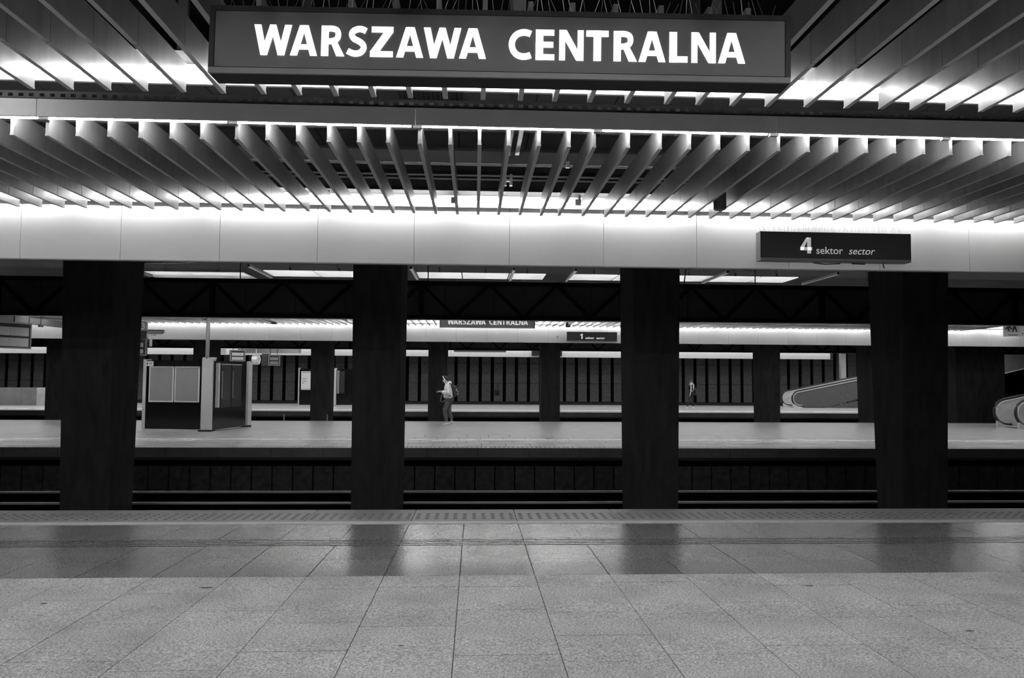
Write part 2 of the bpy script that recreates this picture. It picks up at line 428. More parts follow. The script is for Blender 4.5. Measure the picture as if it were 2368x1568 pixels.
# ------------------------------------------------------------------ slatted ceilings and their lamp troughs
ZB, ZT = 3.68, 3.89
def slat_mesh(y0, y1, joint, nm='slat', m='slat', t=.0145):
    b = MB()
    def seg(a, c, t, z0, z1): b.box(-t, t, a, c, z0, z1)
    if joint:
        seg(y0, joint-.003, t, ZB+.014, ZT); seg(joint-.003, joint+.003, t-.003, ZB+.004, ZT-.002); seg(joint+.003, y1, t, ZB+.014, ZT)
        seg(y0, joint-.003, t+.003, ZB, ZB+.014); seg(joint+.003, y1, t+.003, ZB, ZB+.014)
    else:
        seg(y0, y1, t, ZB+.014, ZT); seg(y0, y1, t+.003, ZB, ZB+.014)
    me = b.mesh(nm, M[m]); me.materials.append(M['flange' if m != 'slat_pale' else m])
    for p in me.polygons:
        if p.normal.z < -.9: p.material_index = 1
    return me
X2 = [-3.897, -3.61, -3.362, -3.102, -2.845, -2.587, -2.333, -2.042, -1.786, -1.53, -1.268, -1.013, -.764, -.494, -.231, .023, .275, .539, .8, 1.021, 1.32,
      1.601, 1.861, 2.12, 2.383, 2.657, 2.922, 3.18, 3.45, 3.706, 3.972, 4.222, 4.503, 4.766]
X2 = [-3.897-.263*i for i in range(16, 0, -1)] + X2 + [4.766+.263*i for i in range(1, 16)]
X1 = [-3.133, -2.865, -2.606, -2.351, -2.086, -1.808, -1.525, -1.272, -1.011, -.743, -.481, -.23, .042, .312, .562, .818, 1.092, 1.386, 1.62, 1.874, 2.137,
      2.431, 2.735, 2.999, 3.237, 3.513, 3.767, 4.035]
X1 = [-3.133-.263*i for i in range(9, 0, -1)] + X1 + [4.035+.263*i for i in range(1, 9)]
sc2 = thing('slatted_ceiling', 'fan of pale metal ceiling slats above the near white fascia', 'ceiling slats', (0, 0, 0), group='slatted metal ceilings')
meA = slat_mesh(6.42, 9.2, 8.55); meAd = slat_mesh(6.42, 9.2, 8.4, m='slat_dull')
for i, x in enumerate(X2):
    o = link('slat', meAd if i % 11 == 8 else meA, sc2, (x, 0, random.uniform(-.004, .004))); o.rotation_euler = (0, random.uniform(-.012, .012), 0)
    o.location.x = x - o.rotation_euler.y*3.75
sc1 = thing('slatted_ceiling', 'nearest ceiling slats fanning out either side of the lit station sign', 'ceiling slats', (0, 0, 0), group='slatted metal ceilings')
meB = slat_mesh(2.73, 5.37, 4.6); meB1 = slat_mesh(4.33, 5.37, None); meB0 = slat_mesh(2.73, 3.6, None)
for x in X1:
    if -1.5 < x < 1.75:
        link('slat', meB1, sc1, (x, 0, 0)); link('slat', meB0, sc1, (x, 0, 0))
    else: link('slat', meB, sc1, (x, 0, random.uniform(-.003, .003)))
sc3 = thing('slatted_ceiling', 'distant ceiling slats above the sektor 1 sign', 'ceiling slats', (0, 19.98, 0), group='slatted metal ceilings')
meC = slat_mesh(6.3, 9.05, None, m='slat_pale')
sc4 = thing('slatted_ceiling', 'slats over the front half of the second platform, behind the black truss', 'ceiling slats', (0, 12.35, 0), group='slatted metal ceilings')
sc5 = thing('slatted_ceiling', 'slats over the middle of the second platform, above the half hidden sign', 'ceiling slats', (0, 16.2, 0), group='slatted metal ceilings')
for k in range(-70, 78):
    for q in (sc4, sc5): link('slat', meC, q, (.1+.263*k, 0, random.uniform(-.004, .004)))
meD = slat_mesh(6.3, 9.05, None)
for k in range(-67, 74): link('slat', meD, sc3, (.1+.263*k, 0, random.uniform(-.004, .004)))

def trough(y, face, x0, x1, gaps, label, closed=True, plen=3.11, pphase=-.52, dz=0., tz=3.868, tm='tube'):
    """reflector panel at y, tubes on its side `face` (-1: towards the camera)"""
    t = thing('light_trough', label, 'light', (0, y, 0), group='fluorescent light troughs')
    me = B(.003, plen-.003, -.012, .012, 3.82+dz, 3.965+dz).mesh('reflector_panel', M['beam'])
    k = math.ceil((x0-pphase)/plen)
    while pphase+plen*(k+1) <= x1: link('reflector_panel', me, t, (pphase+plen*k, 0, 0)); k += 1
    ya, yb = (-.03, .0) if face < 0 else (0, .03)
    if face < 0: B(x0, x1, ya, yb, 3.812+dz, 3.824+dz).build('lip', M['beam'], t)
    if closed:
        B(x0, x1, min(0, face*.24), max(0, face*.24), 3.968+dz, 3.978+dz).build('cover', M['void'], t)
    yt, zt = face*.095, tz
    tube = MB().tube([(.045, 0, 0), (1.5, 0, 0)], .010, 10).mesh('tube', M[tm], True)
    hold = MB().box(-.035, .04, -.02, .02, -.02, .05).box(.005, .03, -.028, .028, .01, .1).mesh('tube_holder', M['holder'])
    x = gaps
    while x > x0: x -= 1.556
    while x+1.556 < x1:
        link('tube', tube, t, (x, yt, zt)); link('tube_holder', hold, t, (x, yt, zt)); x += 1.556
    return t
trough(9.415, -1, -8.5, 8.5, -.26-.02, 'bright tube row along the top of the near white fascia')
trough(6.30, 1, -8.5, 8.5, -.51, 'grey crossbeam with a thin line of tubes under its edge', dz=-.02, tz=3.822)
trough(5.52, -1, -6, 6, -.2, 'bright tube row behind the lower edge of the lit station sign', dz=-.02, tz=3.85)
trough(2.6, 1, -6, 6, -.3, 'tube row at the near end of the nearest ceiling slats')
trough(18.55, 1, -20, 22, .2, 'tube row just behind the black truss', closed=False, tm='tube_far')
trough(21.6, -1, -20, 22, .2, 'tube row at the inner ends of the front slats of the second platform', tm='tube_far')
trough(22.3, 1, -20, 22, .2, 'tube row in front of the half hidden station sign', tm='tube_far')
trough(25.45, -1, -20, 22, .2, 'tube row beyond the half hidden station sign', tm='tube_far')
trough(29.42, -1, -19, 22, .2, 'distant bright tube row above the sektor 1 sign', tm='tube_far')
trough(26.08, 1, -19, 22, .2, 'distant tube row at the near ends of the far slats', tm='tube_far')

# ------------------------------------------------------------------ dark void over the near platform: panels, tray, pipes, rails
vc = thing('void_ceiling', 'dark ceiling panels seen through the gap behind the station sign', 'ceiling panels')
me = B(.006, .844, .006, 1.494, 4.62, 4.65).mesh('panel', M['void_panel'])
for k in range(-9, 10):
    for r in range(2): link('panel', me, vc, (-.22+.85*k, 6.9+1.5*r, 0))
gr = MB()
for i in range(14): gr.box(-.82+i*.05, -.80+i*.05, 7.2, 8.2, 4.6, 4.618)
gr.build('grille', M['black'], vc)
tray = thing('cable_tray', 'perforated steel cable tray running above the grey crossbeam', 'cable tray', (0, 6.34, -.034))
tb = MB()
tb.box(-7, 7, 0, .02, 4.0, 4.018); tb.box(-7, 7, 0, .02, 4.045, 4.06)
x = -7
while x < 7: tb.box(x, x+.045, 0, .02, 4.018, 4.045); x += .085
tb.build('slotted_side', M['tray'], tray)
B(-7, 7, 0, .25, 4.06, 4.066).build('tray_base', M['tray'], tray)
for x in (-4.6, -2.5, .32, 2.1, 4.5): B(x-.04, x+.04, .02, .06, 4.06, 5.034).build('hanger', M['tray'], tray)
st = thing('support_strut', 'perforated hanger strap crossing the dark gap right of centre', 'strut', (.33, 6.0, 0))
sb = MB().taper((-.045, .045, 0, .02, 4.0), (-.045, .045, -.3, -.28, 4.62)); sb.build('strap', M['tray'], st)
struct(B(-13, 13, 9.56, 9.6, 3.99, 5.0).build('wall_front.003', M['void']))
def beam(name, x0, x1, y0, y1, z0, z1, m, label, cat): return tag(B(x0, x1, y0, y1, z0, z1).build(name, M[m]), label, cat)
beam('steel_beam', -8, 8, 7.7, 7.95, 4.3, 4.5, 'void_panel', 'dark horizontal beam close behind the near ends of the slats', 'beam')
beam('steel_beam', -8, 8, 8.5, 8.62, 4.12, 4.26, 'void_panel', 'dark horizontal beam deep in the void above the slats', 'beam')
for i, (y, z, r, lb) in enumerate(((8.86, 4.03, .012, 'thin bright conduit crossing just above the fascia lamps'), (8.66, 4.02, .012, 'thin bright conduit second above the fascia lamps'),
                                   (8.45, 4.085, .012, 'thin conduit crossing behind the middle of the slats'), (7.62, 4.25, .015, 'thin conduit on the front of the dark beam'))):
    tag(MB().tube([(-8, y, z), (8, y, z)], r, 8).build('conduit', M['galv']), lb, 'pipe', 'conduits in the ceiling void')
mr = thing('mounting_rail', 'pair of pale steel rails in the void right of the centre slat', 'rail', (.40, 0, 0))
for dx in (-.05, .05): B(dx-.022, dx+.022, 7.2, 8.3, 4.16, 4.2).build('rail_bar', M['galv'], mr)
hb = thing('rail_bracket', 'bright H-shaped bracket hanging between the slats right of centre', 'bracket', (.37, 8.75, 0))
for dx in (-.035, .035): B(dx-.016, dx+.016, -.03, .03, 3.93, 4.06).build('bracket_leg', M['white'], hb)
B(-.035, .035, -.02, .02, 3.98, 4.0).build('crosspiece', M['white'], hb)
sm = thing('detector', 'small pale box hanging in the void right of the middle', 'detector', (1.02, 8.3, 0))
B(-.02, .02, -.02, .02, 4.03, 4.1).build('housing', M['galv'], sm); B(-.005, .005, -.005, .005, 4.1, 5.0).build('rod', M['black'], sm)

# ------------------------------------------------------------------ pale ceiling panels and cables over the second platform
pc = thing('suspended_ceiling', 'pale ceiling panels glimpsed above the black truss', 'ceiling panels')
xs = [-8.9, -7.65, -5.5, -4.2, -2.95, -1.55, -.35, .9, 2.55, 3.8, 5.1, 6.4, 7.65]
ws = [1.23, 1.5, 1.27, 1.22, .85, 1.17, 1.22, .95, 1.22, 1.27, 1.27, 1.22, 1.0]
for x, wd in zip(xs, ws):
    ya, yb = (19.7, 20.75) if x > -5.6 else (20.2, 21.5)
    B(x, x+wd, ya, yb, 4.42, 4.44).build('panel', M['white'], pc)
    B(x+wd*.5-.02, x+wd*.5+.02, ya+.2, ya+.24, 4.44, 5.0).build('hanger', M['black'], pc)
for nb, x in enumerate((-8.75, -5.55, -1.6, .95, 2.5, 6.35, 9.2)):
    o = tag(B(x-.03, x+.03, 18.6, 20.7, 4.36, 4.42).build('ceiling_batten', M['black']), 'black ceiling batten, %s from the left, crossing the pale panels above the truss' % ordinal(nb), 'batten', 'battens under the pale ceiling panels')
def cable(pts, r, label, m='rubber'): return tag(MB().tube(pts, r, 6).build('cable', M[m]), label, 'cable')
cable([(-9.25, 17.5, 5.0), (-9.2, 17.5, 4.4), (-9.1, 17.5, 4.3), (-8, 17.5, 4.27), (-6.8, 17.5, 4.29), (-5.9, 17.5, 4.34), (-5.7, 17.5, 5.0)], .03, 'thick black cable sagging above the truss beside the leftmost column')
cable([(-9.3, 17.2, 5.03), (-9.2, 17.2, 4.42), (-8, 17.2, 4.40), (-6, 17.2, 4.42), (-5.9, 17.2, 5.0)], .022, 'thinner black cable above the sagging thick one')
cable([(5.35+.22*math.cos(a), 18.1, 4.32+.3*math.sin(a)) for a in [i*PI/8 for i in range(0, 9)]] + [(5.13, 18.26, 3.98)], .016, 'black loop of cable above the truss right of the middle column')
for x, lb in ((-5.62, 'thin black hanger rod above the kiosk pole'), (-1.15, 'thin black hanger rod just right of the second column'), (6.9, 'thin black hanger rod above the truss at right')):
    tag(MB().tube([(x, 18.2, 3.95), (x, 18.2, 5.0)], .014, 6).build('hanger_rod', M['black']), lb, 'rod')

# ------------------------------------------------------------------ lettering
def strip(pts, wd):
    """quads along a smoothed centre line"""
    P = [Vector(p) for p in pts]; Q = []
    for i in range(len(P)-1):
        p0, p1, p2, p3 = P[max(i-1, 0)], P[i], P[i+1], P[min(i+2, len(P)-1)]
        for k in range(4):
            t = k/4; Q.append(.5*((2*p1)+(p2-p0)*t+(2*p0-5*p1+4*p2-p3)*t*t+(3*p1-p0-3*p2+p3)*t**3))
    Q.append(P[-1]); L, R = [], []
    for i, q in enumerate(Q):
        d = (Q[min(i+1, len(Q)-1)]-Q[max(i-1, 0)]).normalized(); n = Vector((-d.y, d.x))*wd/2
        L.append(q+n); R.append(q-n)
    return [[tuple(R[i]), tuple(R[i+1]), tuple(L[i+1]), tuple(L[i])] for i in range(len(Q)-1)]
def rc(x0, y0, x1, y1): return [(x0, y0), (x1, y0), (x1, y1), (x0, y1)]
GL = {
 'W': (1.28, [[(.235,0),(.46,0),(.235,1),(0,1)], [(.235,0),(.46,0),(.745,1),(.535,1)], [(.82,0),(1.045,0),(.745,1),(.535,1)], [(.82,0),(1.045,0),(1.28,1),(1.045,1)]]),
 'A': (.92, [[(0,0),(.24,0),(.53,1),(.31,1)], [(.68,0),(.92,0),(.61,1),(.39,1)], rc(.18,.2,.74,.37)]),
 'E': (.64, [rc(0,0,.26,1), rc(0,0,.64,.19), rc(0,.41,.6,.6), rc(0,.81,.63,1)]),
 'L': (.62, [rc(0,0,.26,1), rc(0,0,.62,.2)]),
 'T': (.76, [rc(0,.8,.76,1), rc(.25,0,.51,1)]),
 'N': (.83, [rc(0,0,.205,1), rc(.625,0,.83,1), [(.58,0),(.83,0),(.25,1),(0,1)]]),
 'Z': (.78, [rc(.04,.81,.78,1), rc(0,0,.78,.19), [(0,.17),(.31,.17),(.78,.83),(.47,.83)]]),
 'R': (.80, [rc(0,0,.25,1)] + strip([(.2,.905),(.38,.905),(.53,.85),(.575,.70),(.52,.56),(.36,.495),(.2,.49)], .19) + [[(.52,0),(.80,0),(.53,.5),(.30,.5)]]),
 'S': (.68, strip([(.63,.845),(.5,.9),(.36,.905),(.2,.84),(.145,.715),(.22,.59),(.38,.51),(.52,.41),(.555,.27),(.46,.14),(.30,.095),(.15,.12),(.01,.185)], .2)),
 'C': (.80, strip([(.79,.845),(.66,.89),(.5,.895),(.32,.83),(.19,.68),(.145,.5),(.19,.31),(.32,.16),(.5,.1),(.66,.11),(.79,.155)], .21)),
 '4': (.78, [rc(.46,0,.7,1), rc(0,.2,.78,.39), [(0,.39),(.24,.36),(.54,1),(.40,1)], [(0,.2),(.22,.2),(.24,.42),(0,.39)]]),
 '1': (.48, [rc(.24,0,.5,1), [(.0,.78),(.09,.62),(.26,.74),(.26,1)]]),
 '3': (.66, strip([(.04,.88),(.3,.93),(.52,.8),(.45,.6),(.22,.53),(.48,.46),(.56,.26),(.36,.08),(.02,.12)], .2)),
}
def glyph(mb, ch, x, z, h, y0, y1, wscale=1.):
    wd, polys = GL[ch]
    for p in polys:
        q = [(x+a*h*wscale, z+b*h) for a, b in p]
        ar = sum(q[i][0]*q[(i+1) % len(q)][1]-q[(i+1) % len(q)][0]*q[i][1] for i in range(len(q)))
        if ar < 0: q.reverse()
        mb.prism_xz(q, y0, y1)
    return wd*h*wscale
def text_mesh(body, size, name, m, shear=0., offset=0., extrude=.003):
    cu = bpy.data.curves.new(name, 'FONT'); cu.body = body; cu.size = size; cu.extrude = extrude; cu.shear = shear; cu.offset = offset
    cu.resolution_u = 4
    o = bpy.data.objects.new(name, cu); C.objects.link(o)
    dg = bpy.context.evaluated_depsgraph_get(); me = bpy.data.meshes.new_from_object(o.evaluated_get(dg))
    bpy.data.objects.remove(o); bpy.data.curves.remove(cu)
    me.materials.clear(); me.materials.append(m); me.name = name
    wd = max(v.co.x for v in me.vertices)
    return me, wd
# pen positions of the sixteen capitals, as fractions of the sign width
PEN = [('W',.0), ('A',.0742), ('R',.1372), ('S',.1905), ('Z',.2370), ('A',.2905), ('W',.3455), ('A',.4185), ('C',.5170), ('E',.5745), ('N',.6225), ('T',.6775), ('R',.7335), ('A',.7845), ('L',.8475), ('N',.8925), ('A',.9470)]
def station_sign(loc, rot, label, wd, z0, z1, dep, m_face, m_let, h, lx0, lx1, lz, spikes=True):
    t = thing('station_sign', label, 'sign', loc, rot, 'station name signs')
    x0, x1 = -wd/2, wd/2
    B(x0, x1, .012, dep, z0, z1).build('box', M['frame_dark'], t)
    B(x0+.03, x1-.03, .004, .02, z0+.035, z1-.03).build('face', M[m_face], t)
    B(x0, x1, 0, .02, z0, z0+.03).build('bottom_frame', M['sign_side'], t)
    B(x0, x1, 0, .02, z1-.028, z1).build('top_frame', M['black'], t)
    for a, b in ((x0, x0+.028), (x1-.028, x1)): B(a, b, -.001, .02, z0+.03, z1-.028).build('side_frame', M['black'], t)
    for ch, fx in PEN:
        q = MB(); glyph(q, ch, 0, 0, h, -.001, .006, .95)
        q.build('letter', M[m_let], t, (lx0+(lx1-lx0)*fx, 0, lz))
    for x in (x0+.5, x1-.5): B(x-.03, x+.03, dep*.4, dep*.6, z1, 5.0-loc[2]).build('hanger', M['black'], t)
    if spikes: bird_spikes(t, x0+.05, x1-.05, dep*.3, z1, .11)
    return t
def bird_spikes(t, x0, x1, y, z, h, n=26):
    q = MB(); rnd = random.Random(3)
    k = int((x1-x0)*n)
    for i in range(k):
        x = x0+(x1-x0)*i/k
        a = rnd.uniform(-.45, .45); b = rnd.uniform(-.4, .4)
        q.tube([(x, y, z), (x+math.sin(a)*h, y+math.sin(b)*h*.6, z+math.cos(a)*h*rnd.uniform(.8, 1.1))], .0018, 3)
    stuff(q.build('bird_spikes', M['wire'], t))
station_sign((.1197, 3.95, 3.4553), (0, .0111, -.0462), 'large lit sign reading WARSZAWA CENTRALNA hanging above the near platform', 3.1207, -.1847, .1847, .155, 'sign_face', 'lit_letters', .166, -1.32, 1.31, -.0838)
station_sign((.385, 23.8, 0), (0, 0, 0), 'small-looking WARSZAWA CENTRALNA sign half hidden by the black truss', 3.02, 3.273, 3.64, .16, 'sign_face', 'lit_letters_far', .166, -1.262, 1.275, 3.372)
station_sign((.288, 43.4, 0), (0, 0, 0), 'far station sign of which only a dark lower edge shows', 3.0, 3.19, 3.56, .16, 'sign_dark', 'lit_letters_far', .166, -1.26, 1.27, 3.29, False)

def sector_sign(x0, x1, y, z0, z1, num, label, rot=0, spikes=True, dep=.16, lm='lettering', bold=0.):
    t = thing('sector_sign', label, 'sign', ((x0+x1)/2, y, 0), (0, rot, 0), 'sector signs on the fascias')
    a, b = -(x1-x0)/2, (x1-x0)/2
    B(a, b, .01, dep, z0, z1).build('box', M['sign_side'], t)
    B(a+.008, b-.008, 0, .02, z0+.032, z1-.004).build('face', M['sign_dark'], t)
    B(a, b, -.002, .012, z0, z0+.03).build('bottom_frame', M['sign_side'], t)
    for p in (a, b-.01): B(p, p+.01, -.002, .012, z0+.03, z1).build('side_frame', M['frame_dark'], t)
    for p in (a+.3, b-.3): B(p-.02, p+.02, dep, dep+.3, z0+.1, z0+.16).build('bracket', M['frame_dark'], t)
    if num:
        hw = (x1-x0)
        q = MB(); glyph(q, num, 0, 0, .2, -.010, -.001, .95); q.build('digit', M[lm], t, (a+hw*.262, 0, z0+.092))
        for body, fx, sh in (('sektor', .365, 0), ('sector', .58, .24)):
            me, wd = text_mesh(body, .145, 'lettering', M[lm], sh, bold, .001)
            o = link('lettering', me, t, (a+hw*fx, -.004, z0+.09), rot=(PI/2, 0, 0)); k = hw*.178/wd; o.scale = (k, k, 1)
    if spikes: bird_spikes(t, a+.03, b-.03, dep*.5, z1, .105)
    return t
ss4 = sector_sign(3.553, 5.488, 9.2, 3.165, 3.53, '4', 'black sektor 4 sign hanging in front of the near white fascia', .003)
cbl = MB()
cbl.tube([(-.25, .1, 3.155), (-.1, .1, 3.14), (.1, .1, 3.15)], .007, 5); cbl.tube([(.25, .1, 3.152), (.42, .1, 3.15)], .008, 5); cbl.tube([(.66, .1, 3.165), (.66, .1, 3.13), (.675, .1, 3.1)], .008, 5)
cbl.build('loose_cables', M['rubber'], ss4)
sector_sign(3.589, 5.557, 29.26, 3.15, 3.52, '1', 'small-looking black sektor 1 sign on the second white fascia', lm='lettering_far', bold=.002)
sector_sign(3.68, 5.65, 48.75, 3.15, 3.55, None, 'dark sector sign on the furthest fascia beside a far column', 0, False)

# ------------------------------------------------------------------ loudspeakers and small ceiling fittings
def loudspeaker(x, y, z, r, h, label):
    t = thing('loudspeaker', label, 'loudspeaker', (x, y, z), group='cylinder loudspeakers between the slats')
    MB().tube([(0, 0, h), (0, 0, .012), (0, 0, .004), (0, 0, 0)], [r, r, r*.97, r*.9], 24).build('body', M['speaker'], t, smooth=False)
    MB().tube([(0, 0, .002), (0, 0, -.004)], r*.82, 24).build('grille', M['frame_dark'], t)
    MB().tube([(0, 0, h), (0, 0, h+.9)], .012, 6).build('rod', M['black'], t)
loudspeaker(2.79, 8.42, 3.615, .072, .3, 'dark grey cylinder loudspeaker between slats left of the sektor 4 sign')
loudspeaker(3.52, 28.4, 3.64, .09, .24, 'distant dark cylinder loudspeaker above the sektor 1 sign')
loudspeaker(-7.5, 28.4, 3.65, .1, .2, 'distant dark cylinder loudspeaker above the kiosk')
dt = thing('wall_speaker', 'tiny white dome on the second fascia left of the sektor 1 sign', 'dome', (3.225, 29.4, 3.35))
MB().ball((0, -.03, 0), .045, .05, .05).build('dome', M['white'], dt, smooth=True); B(-.03, .03, -.02, .04, -.1, -.04).build('base', M['white'], dt)

# ------------------------------------------------------------------ information kiosks
def quad_wall(mb, a, b, z0, z1, th):
    """vertical slab from plan point a to b, thickness th to the right-hand/back side"""
    a, b = Vector(a), Vector(b); d = (b-a).normalized(); n = Vector((-d.y, d.x))*th
    P = [a, b, b+n, a+n]
    return mb.add([(p.x, p.y, z0) for p in P]+[(p.x, p.y, z1) for p in P], [(0,3,2,1),(4,5,6,7),(0,1,5,4),(1,2,6,5),(2,3,7,6),(3,0,4,7)])
def shift(a, b, u0, u1, off):
    a, b = Vector(a), Vector(b); d = (b-a).normalized(); n = Vector((d.y, -d.x))*off
    return tuple(a+d*u0+n), tuple(a+d*u1+n)
k = thing('information_kiosk', 'black information kiosk with blank poster frames and pale end posts', 'kiosk', (0, 0, 0), group='information kiosks')
A, Bp = (-10.17, 23.84), (-8.33, 23.54)
quad_wall(MB(), A, Bp, .06, 2.17, .25).build('panel', M['kiosk'], k)
a_, b_ = shift(A, Bp, -.03, 1.9, .02); quad_wall(MB(), a_, b_, 0, .06, .3).build('plinth', M['alu'], k)
a_, b_ = shift(A, Bp, -.07, .03, .01); quad_wall(MB(), a_, b_, .06, 2.2, .27).build('end_post', M['alu'], k)
quad_wall(MB(), (-8.34, 23.5), (-8.03, 23.5), .05, 2.22, .32).build('pilaster', M['alu'], k)
quad_wall(MB(), (-8.40, 23.46), (-8.0, 23.46), 0, .05, .38).build('plinth', M['frame_dark'], k)
W1, W2 = (-8.03, 23.62), (-7.62, 25.6)
quad_wall(MB(), W1, W2, .04, 2.16, .22).build('panel', M['kiosk'], k)
quad_wall(MB(), (-7.59, 25.74), (-7.5, 25.85), .06, 2.2, .12).build('end_post', M['alu'], k)
quad_wall(MB(), (-7.72, 25.62), (-7.48, 25.8), 0, .05, .2).build('plinth', M['frame_dark'], k)
L1 = (Vector(Bp)-Vector(A)).length
for u in (.145, .98):
    a_, b_ = shift(A, Bp, u, u+.80, .03); fr = quad_wall(MB(), a_, b_, .885, 1.98, .03).build('poster_frame', M['frame_light'], k)
    a_, b_ = shift(A, Bp, u+.035, u+.765, .034); quad_wall(MB(), a_, b_, .925, 1.94, .01).build('poster', M['poster'], fr)
    a_, b_ = shift(A, Bp, u, u+.80, .042); quad_wall(MB(), a_, b_, 1.945, 1.975, .01).build('clip_rail', M['steel'], fr)
a_, b_ = shift(A, Bp, .02, .26, .03); lab = quad_wall(MB(), a_, b_, 1.99, 2.14, .02).build('notice', M['paper'], k)
a_, b_ = shift(A, Bp, .05, .09, .034); quad_wall(MB(), a_, b_, 2.03, 2.1, .01).build('printed_symbol', M['ink'], lab)
a_, b_ = shift(A, Bp, .13, .22, .034); quad_wall(MB(), a_, b_, 2.05, 2.09, .01).build('printed_text', M['poster'], lab)
for u in (.2, .84):
    a_, b_ = shift(W1, W2, u, u+.61, .14); cs = quad_wall(MB(), a_, b_, .72, 2.08, .14).build('display_case', M['frame_dark'], k)
    a_, b_ = shift(W1, W2, u+.07, u+.54, .145); quad_wall(MB(), a_, b_, .95, 1.95, .01).build('glass', M['glass_dark'], cs)
    a_, b_ = shift(W1, W2, u, u+.61, .147); quad_wall(MB(), a_, b_, 2.05, 2.075, .02).build('top_rail', M['steel'], cs)
    a_, b_ = shift(W1, W2, u+.05, u+.09, .15); quad_wall(MB(), a_, b_, 1.0, 1.85, .01).build('glass_edge', M['sign_side'], cs)
for d in (.06, .13):
    a_, b_ = shift(W1, W2, .12, .16, d); quad_wall(MB(), a_, b_, .72, 2.1, .05).build('case_edge', M['alu'], k)
pole = thing('ceiling_pole', 'pale pole rising from the kiosk to the slatted ceiling', 'pole', (-8.265, 23.72, 0))
MB().tube([(0, 0, 2.22), (0, 0, 3.9)], .058, 16).build('shaft', M['alu'], pole, smooth=True)
B(-.12, .26, -.05, .1, 2.22, 2.27).build('foot', M['alu'], pole)
MB().tube([(0, -.06, 3.5), (-.12, -.06, 3.42), (-.2, -.06, 3.52), (-.22, -.06, 3.64)], .012, 6).build('cable_loop', M['rubber'], pole)

# ------------------------------------------------------------------ hanging boards over the second platform
def board(loc, rot, wd, z0, z1, th, label, rows=2, screen='screen', group='departure boards', hang=True):
    t = thing('departure_board', label, 'display board', loc, rot, group)
    B(-wd/2, wd/2, .012, th, z0, z1).build('case', M['frame_dark'], t)
    B(-wd/2, wd/2, 0, .014, z1-.05, z1).build('bezel', M['sign_side'], t); B(-wd/2, wd/2, 0, .014, z0, z0+.04).build('bezel', M['sign_side'], t)
    for a in (-wd/2, wd/2-.04): B(a, a+.04, 0, .014, z0+.04, z1-.05).build('bezel', M['sign_side'], t)
    h = (z1-z0-.16)/rows
    n = 4
    for r in range(rows):
        for i in range(n):
            u0 = -wd/2+.09+(wd-.18)*i/n
            B(u0, u0+(wd-.18)/n-.006, .004, .02, z0+.07+h*r, z0+.07+h*(r+1)-.07).build('screen', M[screen], t)
    for x in (-wd*.3, wd*.3): hang and MB().tube([(x, th/2, z1), (x, th/2, 5.0)], .02, 6).build('hanger', M['black'], t)
    return t
# seen obliquely from the right-hand side, so it faces along the platform
board((-14.80, 23.72, 0), (0, 0, math.radians(67)), 2.7, 2.52, 3.355, .16, 'large departure board at the left edge behind the leftmost column')
gb = thing('sign_gantry', 'grey box beam above the large departure board', 'beam', (-14.62, 26.2, 0), (0, 0, math.radians(84)))
B(-3.4, 3.2, 0, .12, 3.365, 3.59).build('beam_box', M['sign_side'], gb); B(2.6, 2.68, .02, .1, 3.59, 5.0).build('hanger', M['black'], gb); B(-.7, -.66, -.004, .0, 3.37, 3.59).build('joint_cover', M['frame_dark'], gb)
ms = thing('camera_clip', 'small black fitting under the grey box beam', 'fitting', (-14.3, 25.5, 0)); B(-.03, .03, -.1, .1, 3.27, 3.35).build('housing', M['rubber'], ms); B(-.01, .01, -.01, .01, 3.35, 5.0).build('rod', M['black'], ms)
pb = thing('platform_number_sign', 'platform number 3 sign beside the leftmost column', 'sign', (-10.65, 24.5, 0), (0, 0, math.radians(12)))
B(-.62, .18, .0, .2, 2.9, 3.42).build('box', M['sign_side'], pb); B(-.62, .18, -.006, 0, 2.9, 3.12).build('lower_strip', M['frame_dark'], pb)
q = MB(); glyph(q, '3', 0, 0, .2, -.006, .002); q.build('digit', M['paper'], pb, (.0, 0, 3.17))
board((-10.82, 24.55, 0), (0, 0, math.radians(12)), .66, 2.33, 2.9, .16, 'narrow departure board below the platform number 3 sign', hang=False)
hb3 = bpy.data.objects['departure_board.001']; B(-.04, .04, .16, .2, 2.6, 2.75).build('hanger_arm', M['black'], hb3); B(-.03, .03, .2, .25, 2.6, 5.0).build('hanger', M['black'], hb3)
nt_ = thing('small_notice', 'small white notice right of the narrow departure board', 'notice', (-10.42, 24.5, 0)); B(0, .075, .14, .17, 2.63, 2.86).build('plate', M['paper'], nt_); B(-.12, .0, .15, .17, 2.72, 2.76).build('arm', M['frame_dark'], nt_)
cm = thing('security_camera', 'grey security camera pointing right from the platform number sign', 'camera', (-10.4, 24.4, 0))
MB().prism_xz([(0, 3.02), (.42, 3.02), (.5, 3.09), (.46, 3.13), (0, 3.13)], 0, .14).build('housing', M['sign_side'], cm)
B(.0, .48, -.02, .16, 3.13, 3.15).build('sunshield', M['frame_dark'], cm); B(-.1, .02, .05, .12, 3.06, 3.1).build('arm', M['frame_dark'], cm); B(.1, .24, .03, .1, 2.97, 3.02).build('bracket', M['alu'], cm)
ex = thing('exit_sign', 'pale pictogram sign at the right edge above the travelator', 'sign', (18.16, 25.0, 0), (0, 0, math.radians(-14)))
B(0, 1.5, 0, .08, 3.225, 3.75).build('panel', M['paper'], ex)
B(.16, .5, -.004, 0, 3.36, 3.66).build('pictogram_field', M['alu'], ex)
MB().prism_xz([(.24,3.40),(.30,3.40),(.30,3.52),(.36,3.46),(.40,3.5),(.28,3.62),(.16,3.5),(.20,3.46),(.24,3.52)], -.007, -.004).build('arrow', M['ink'], ex, (-.12, 0, 0))
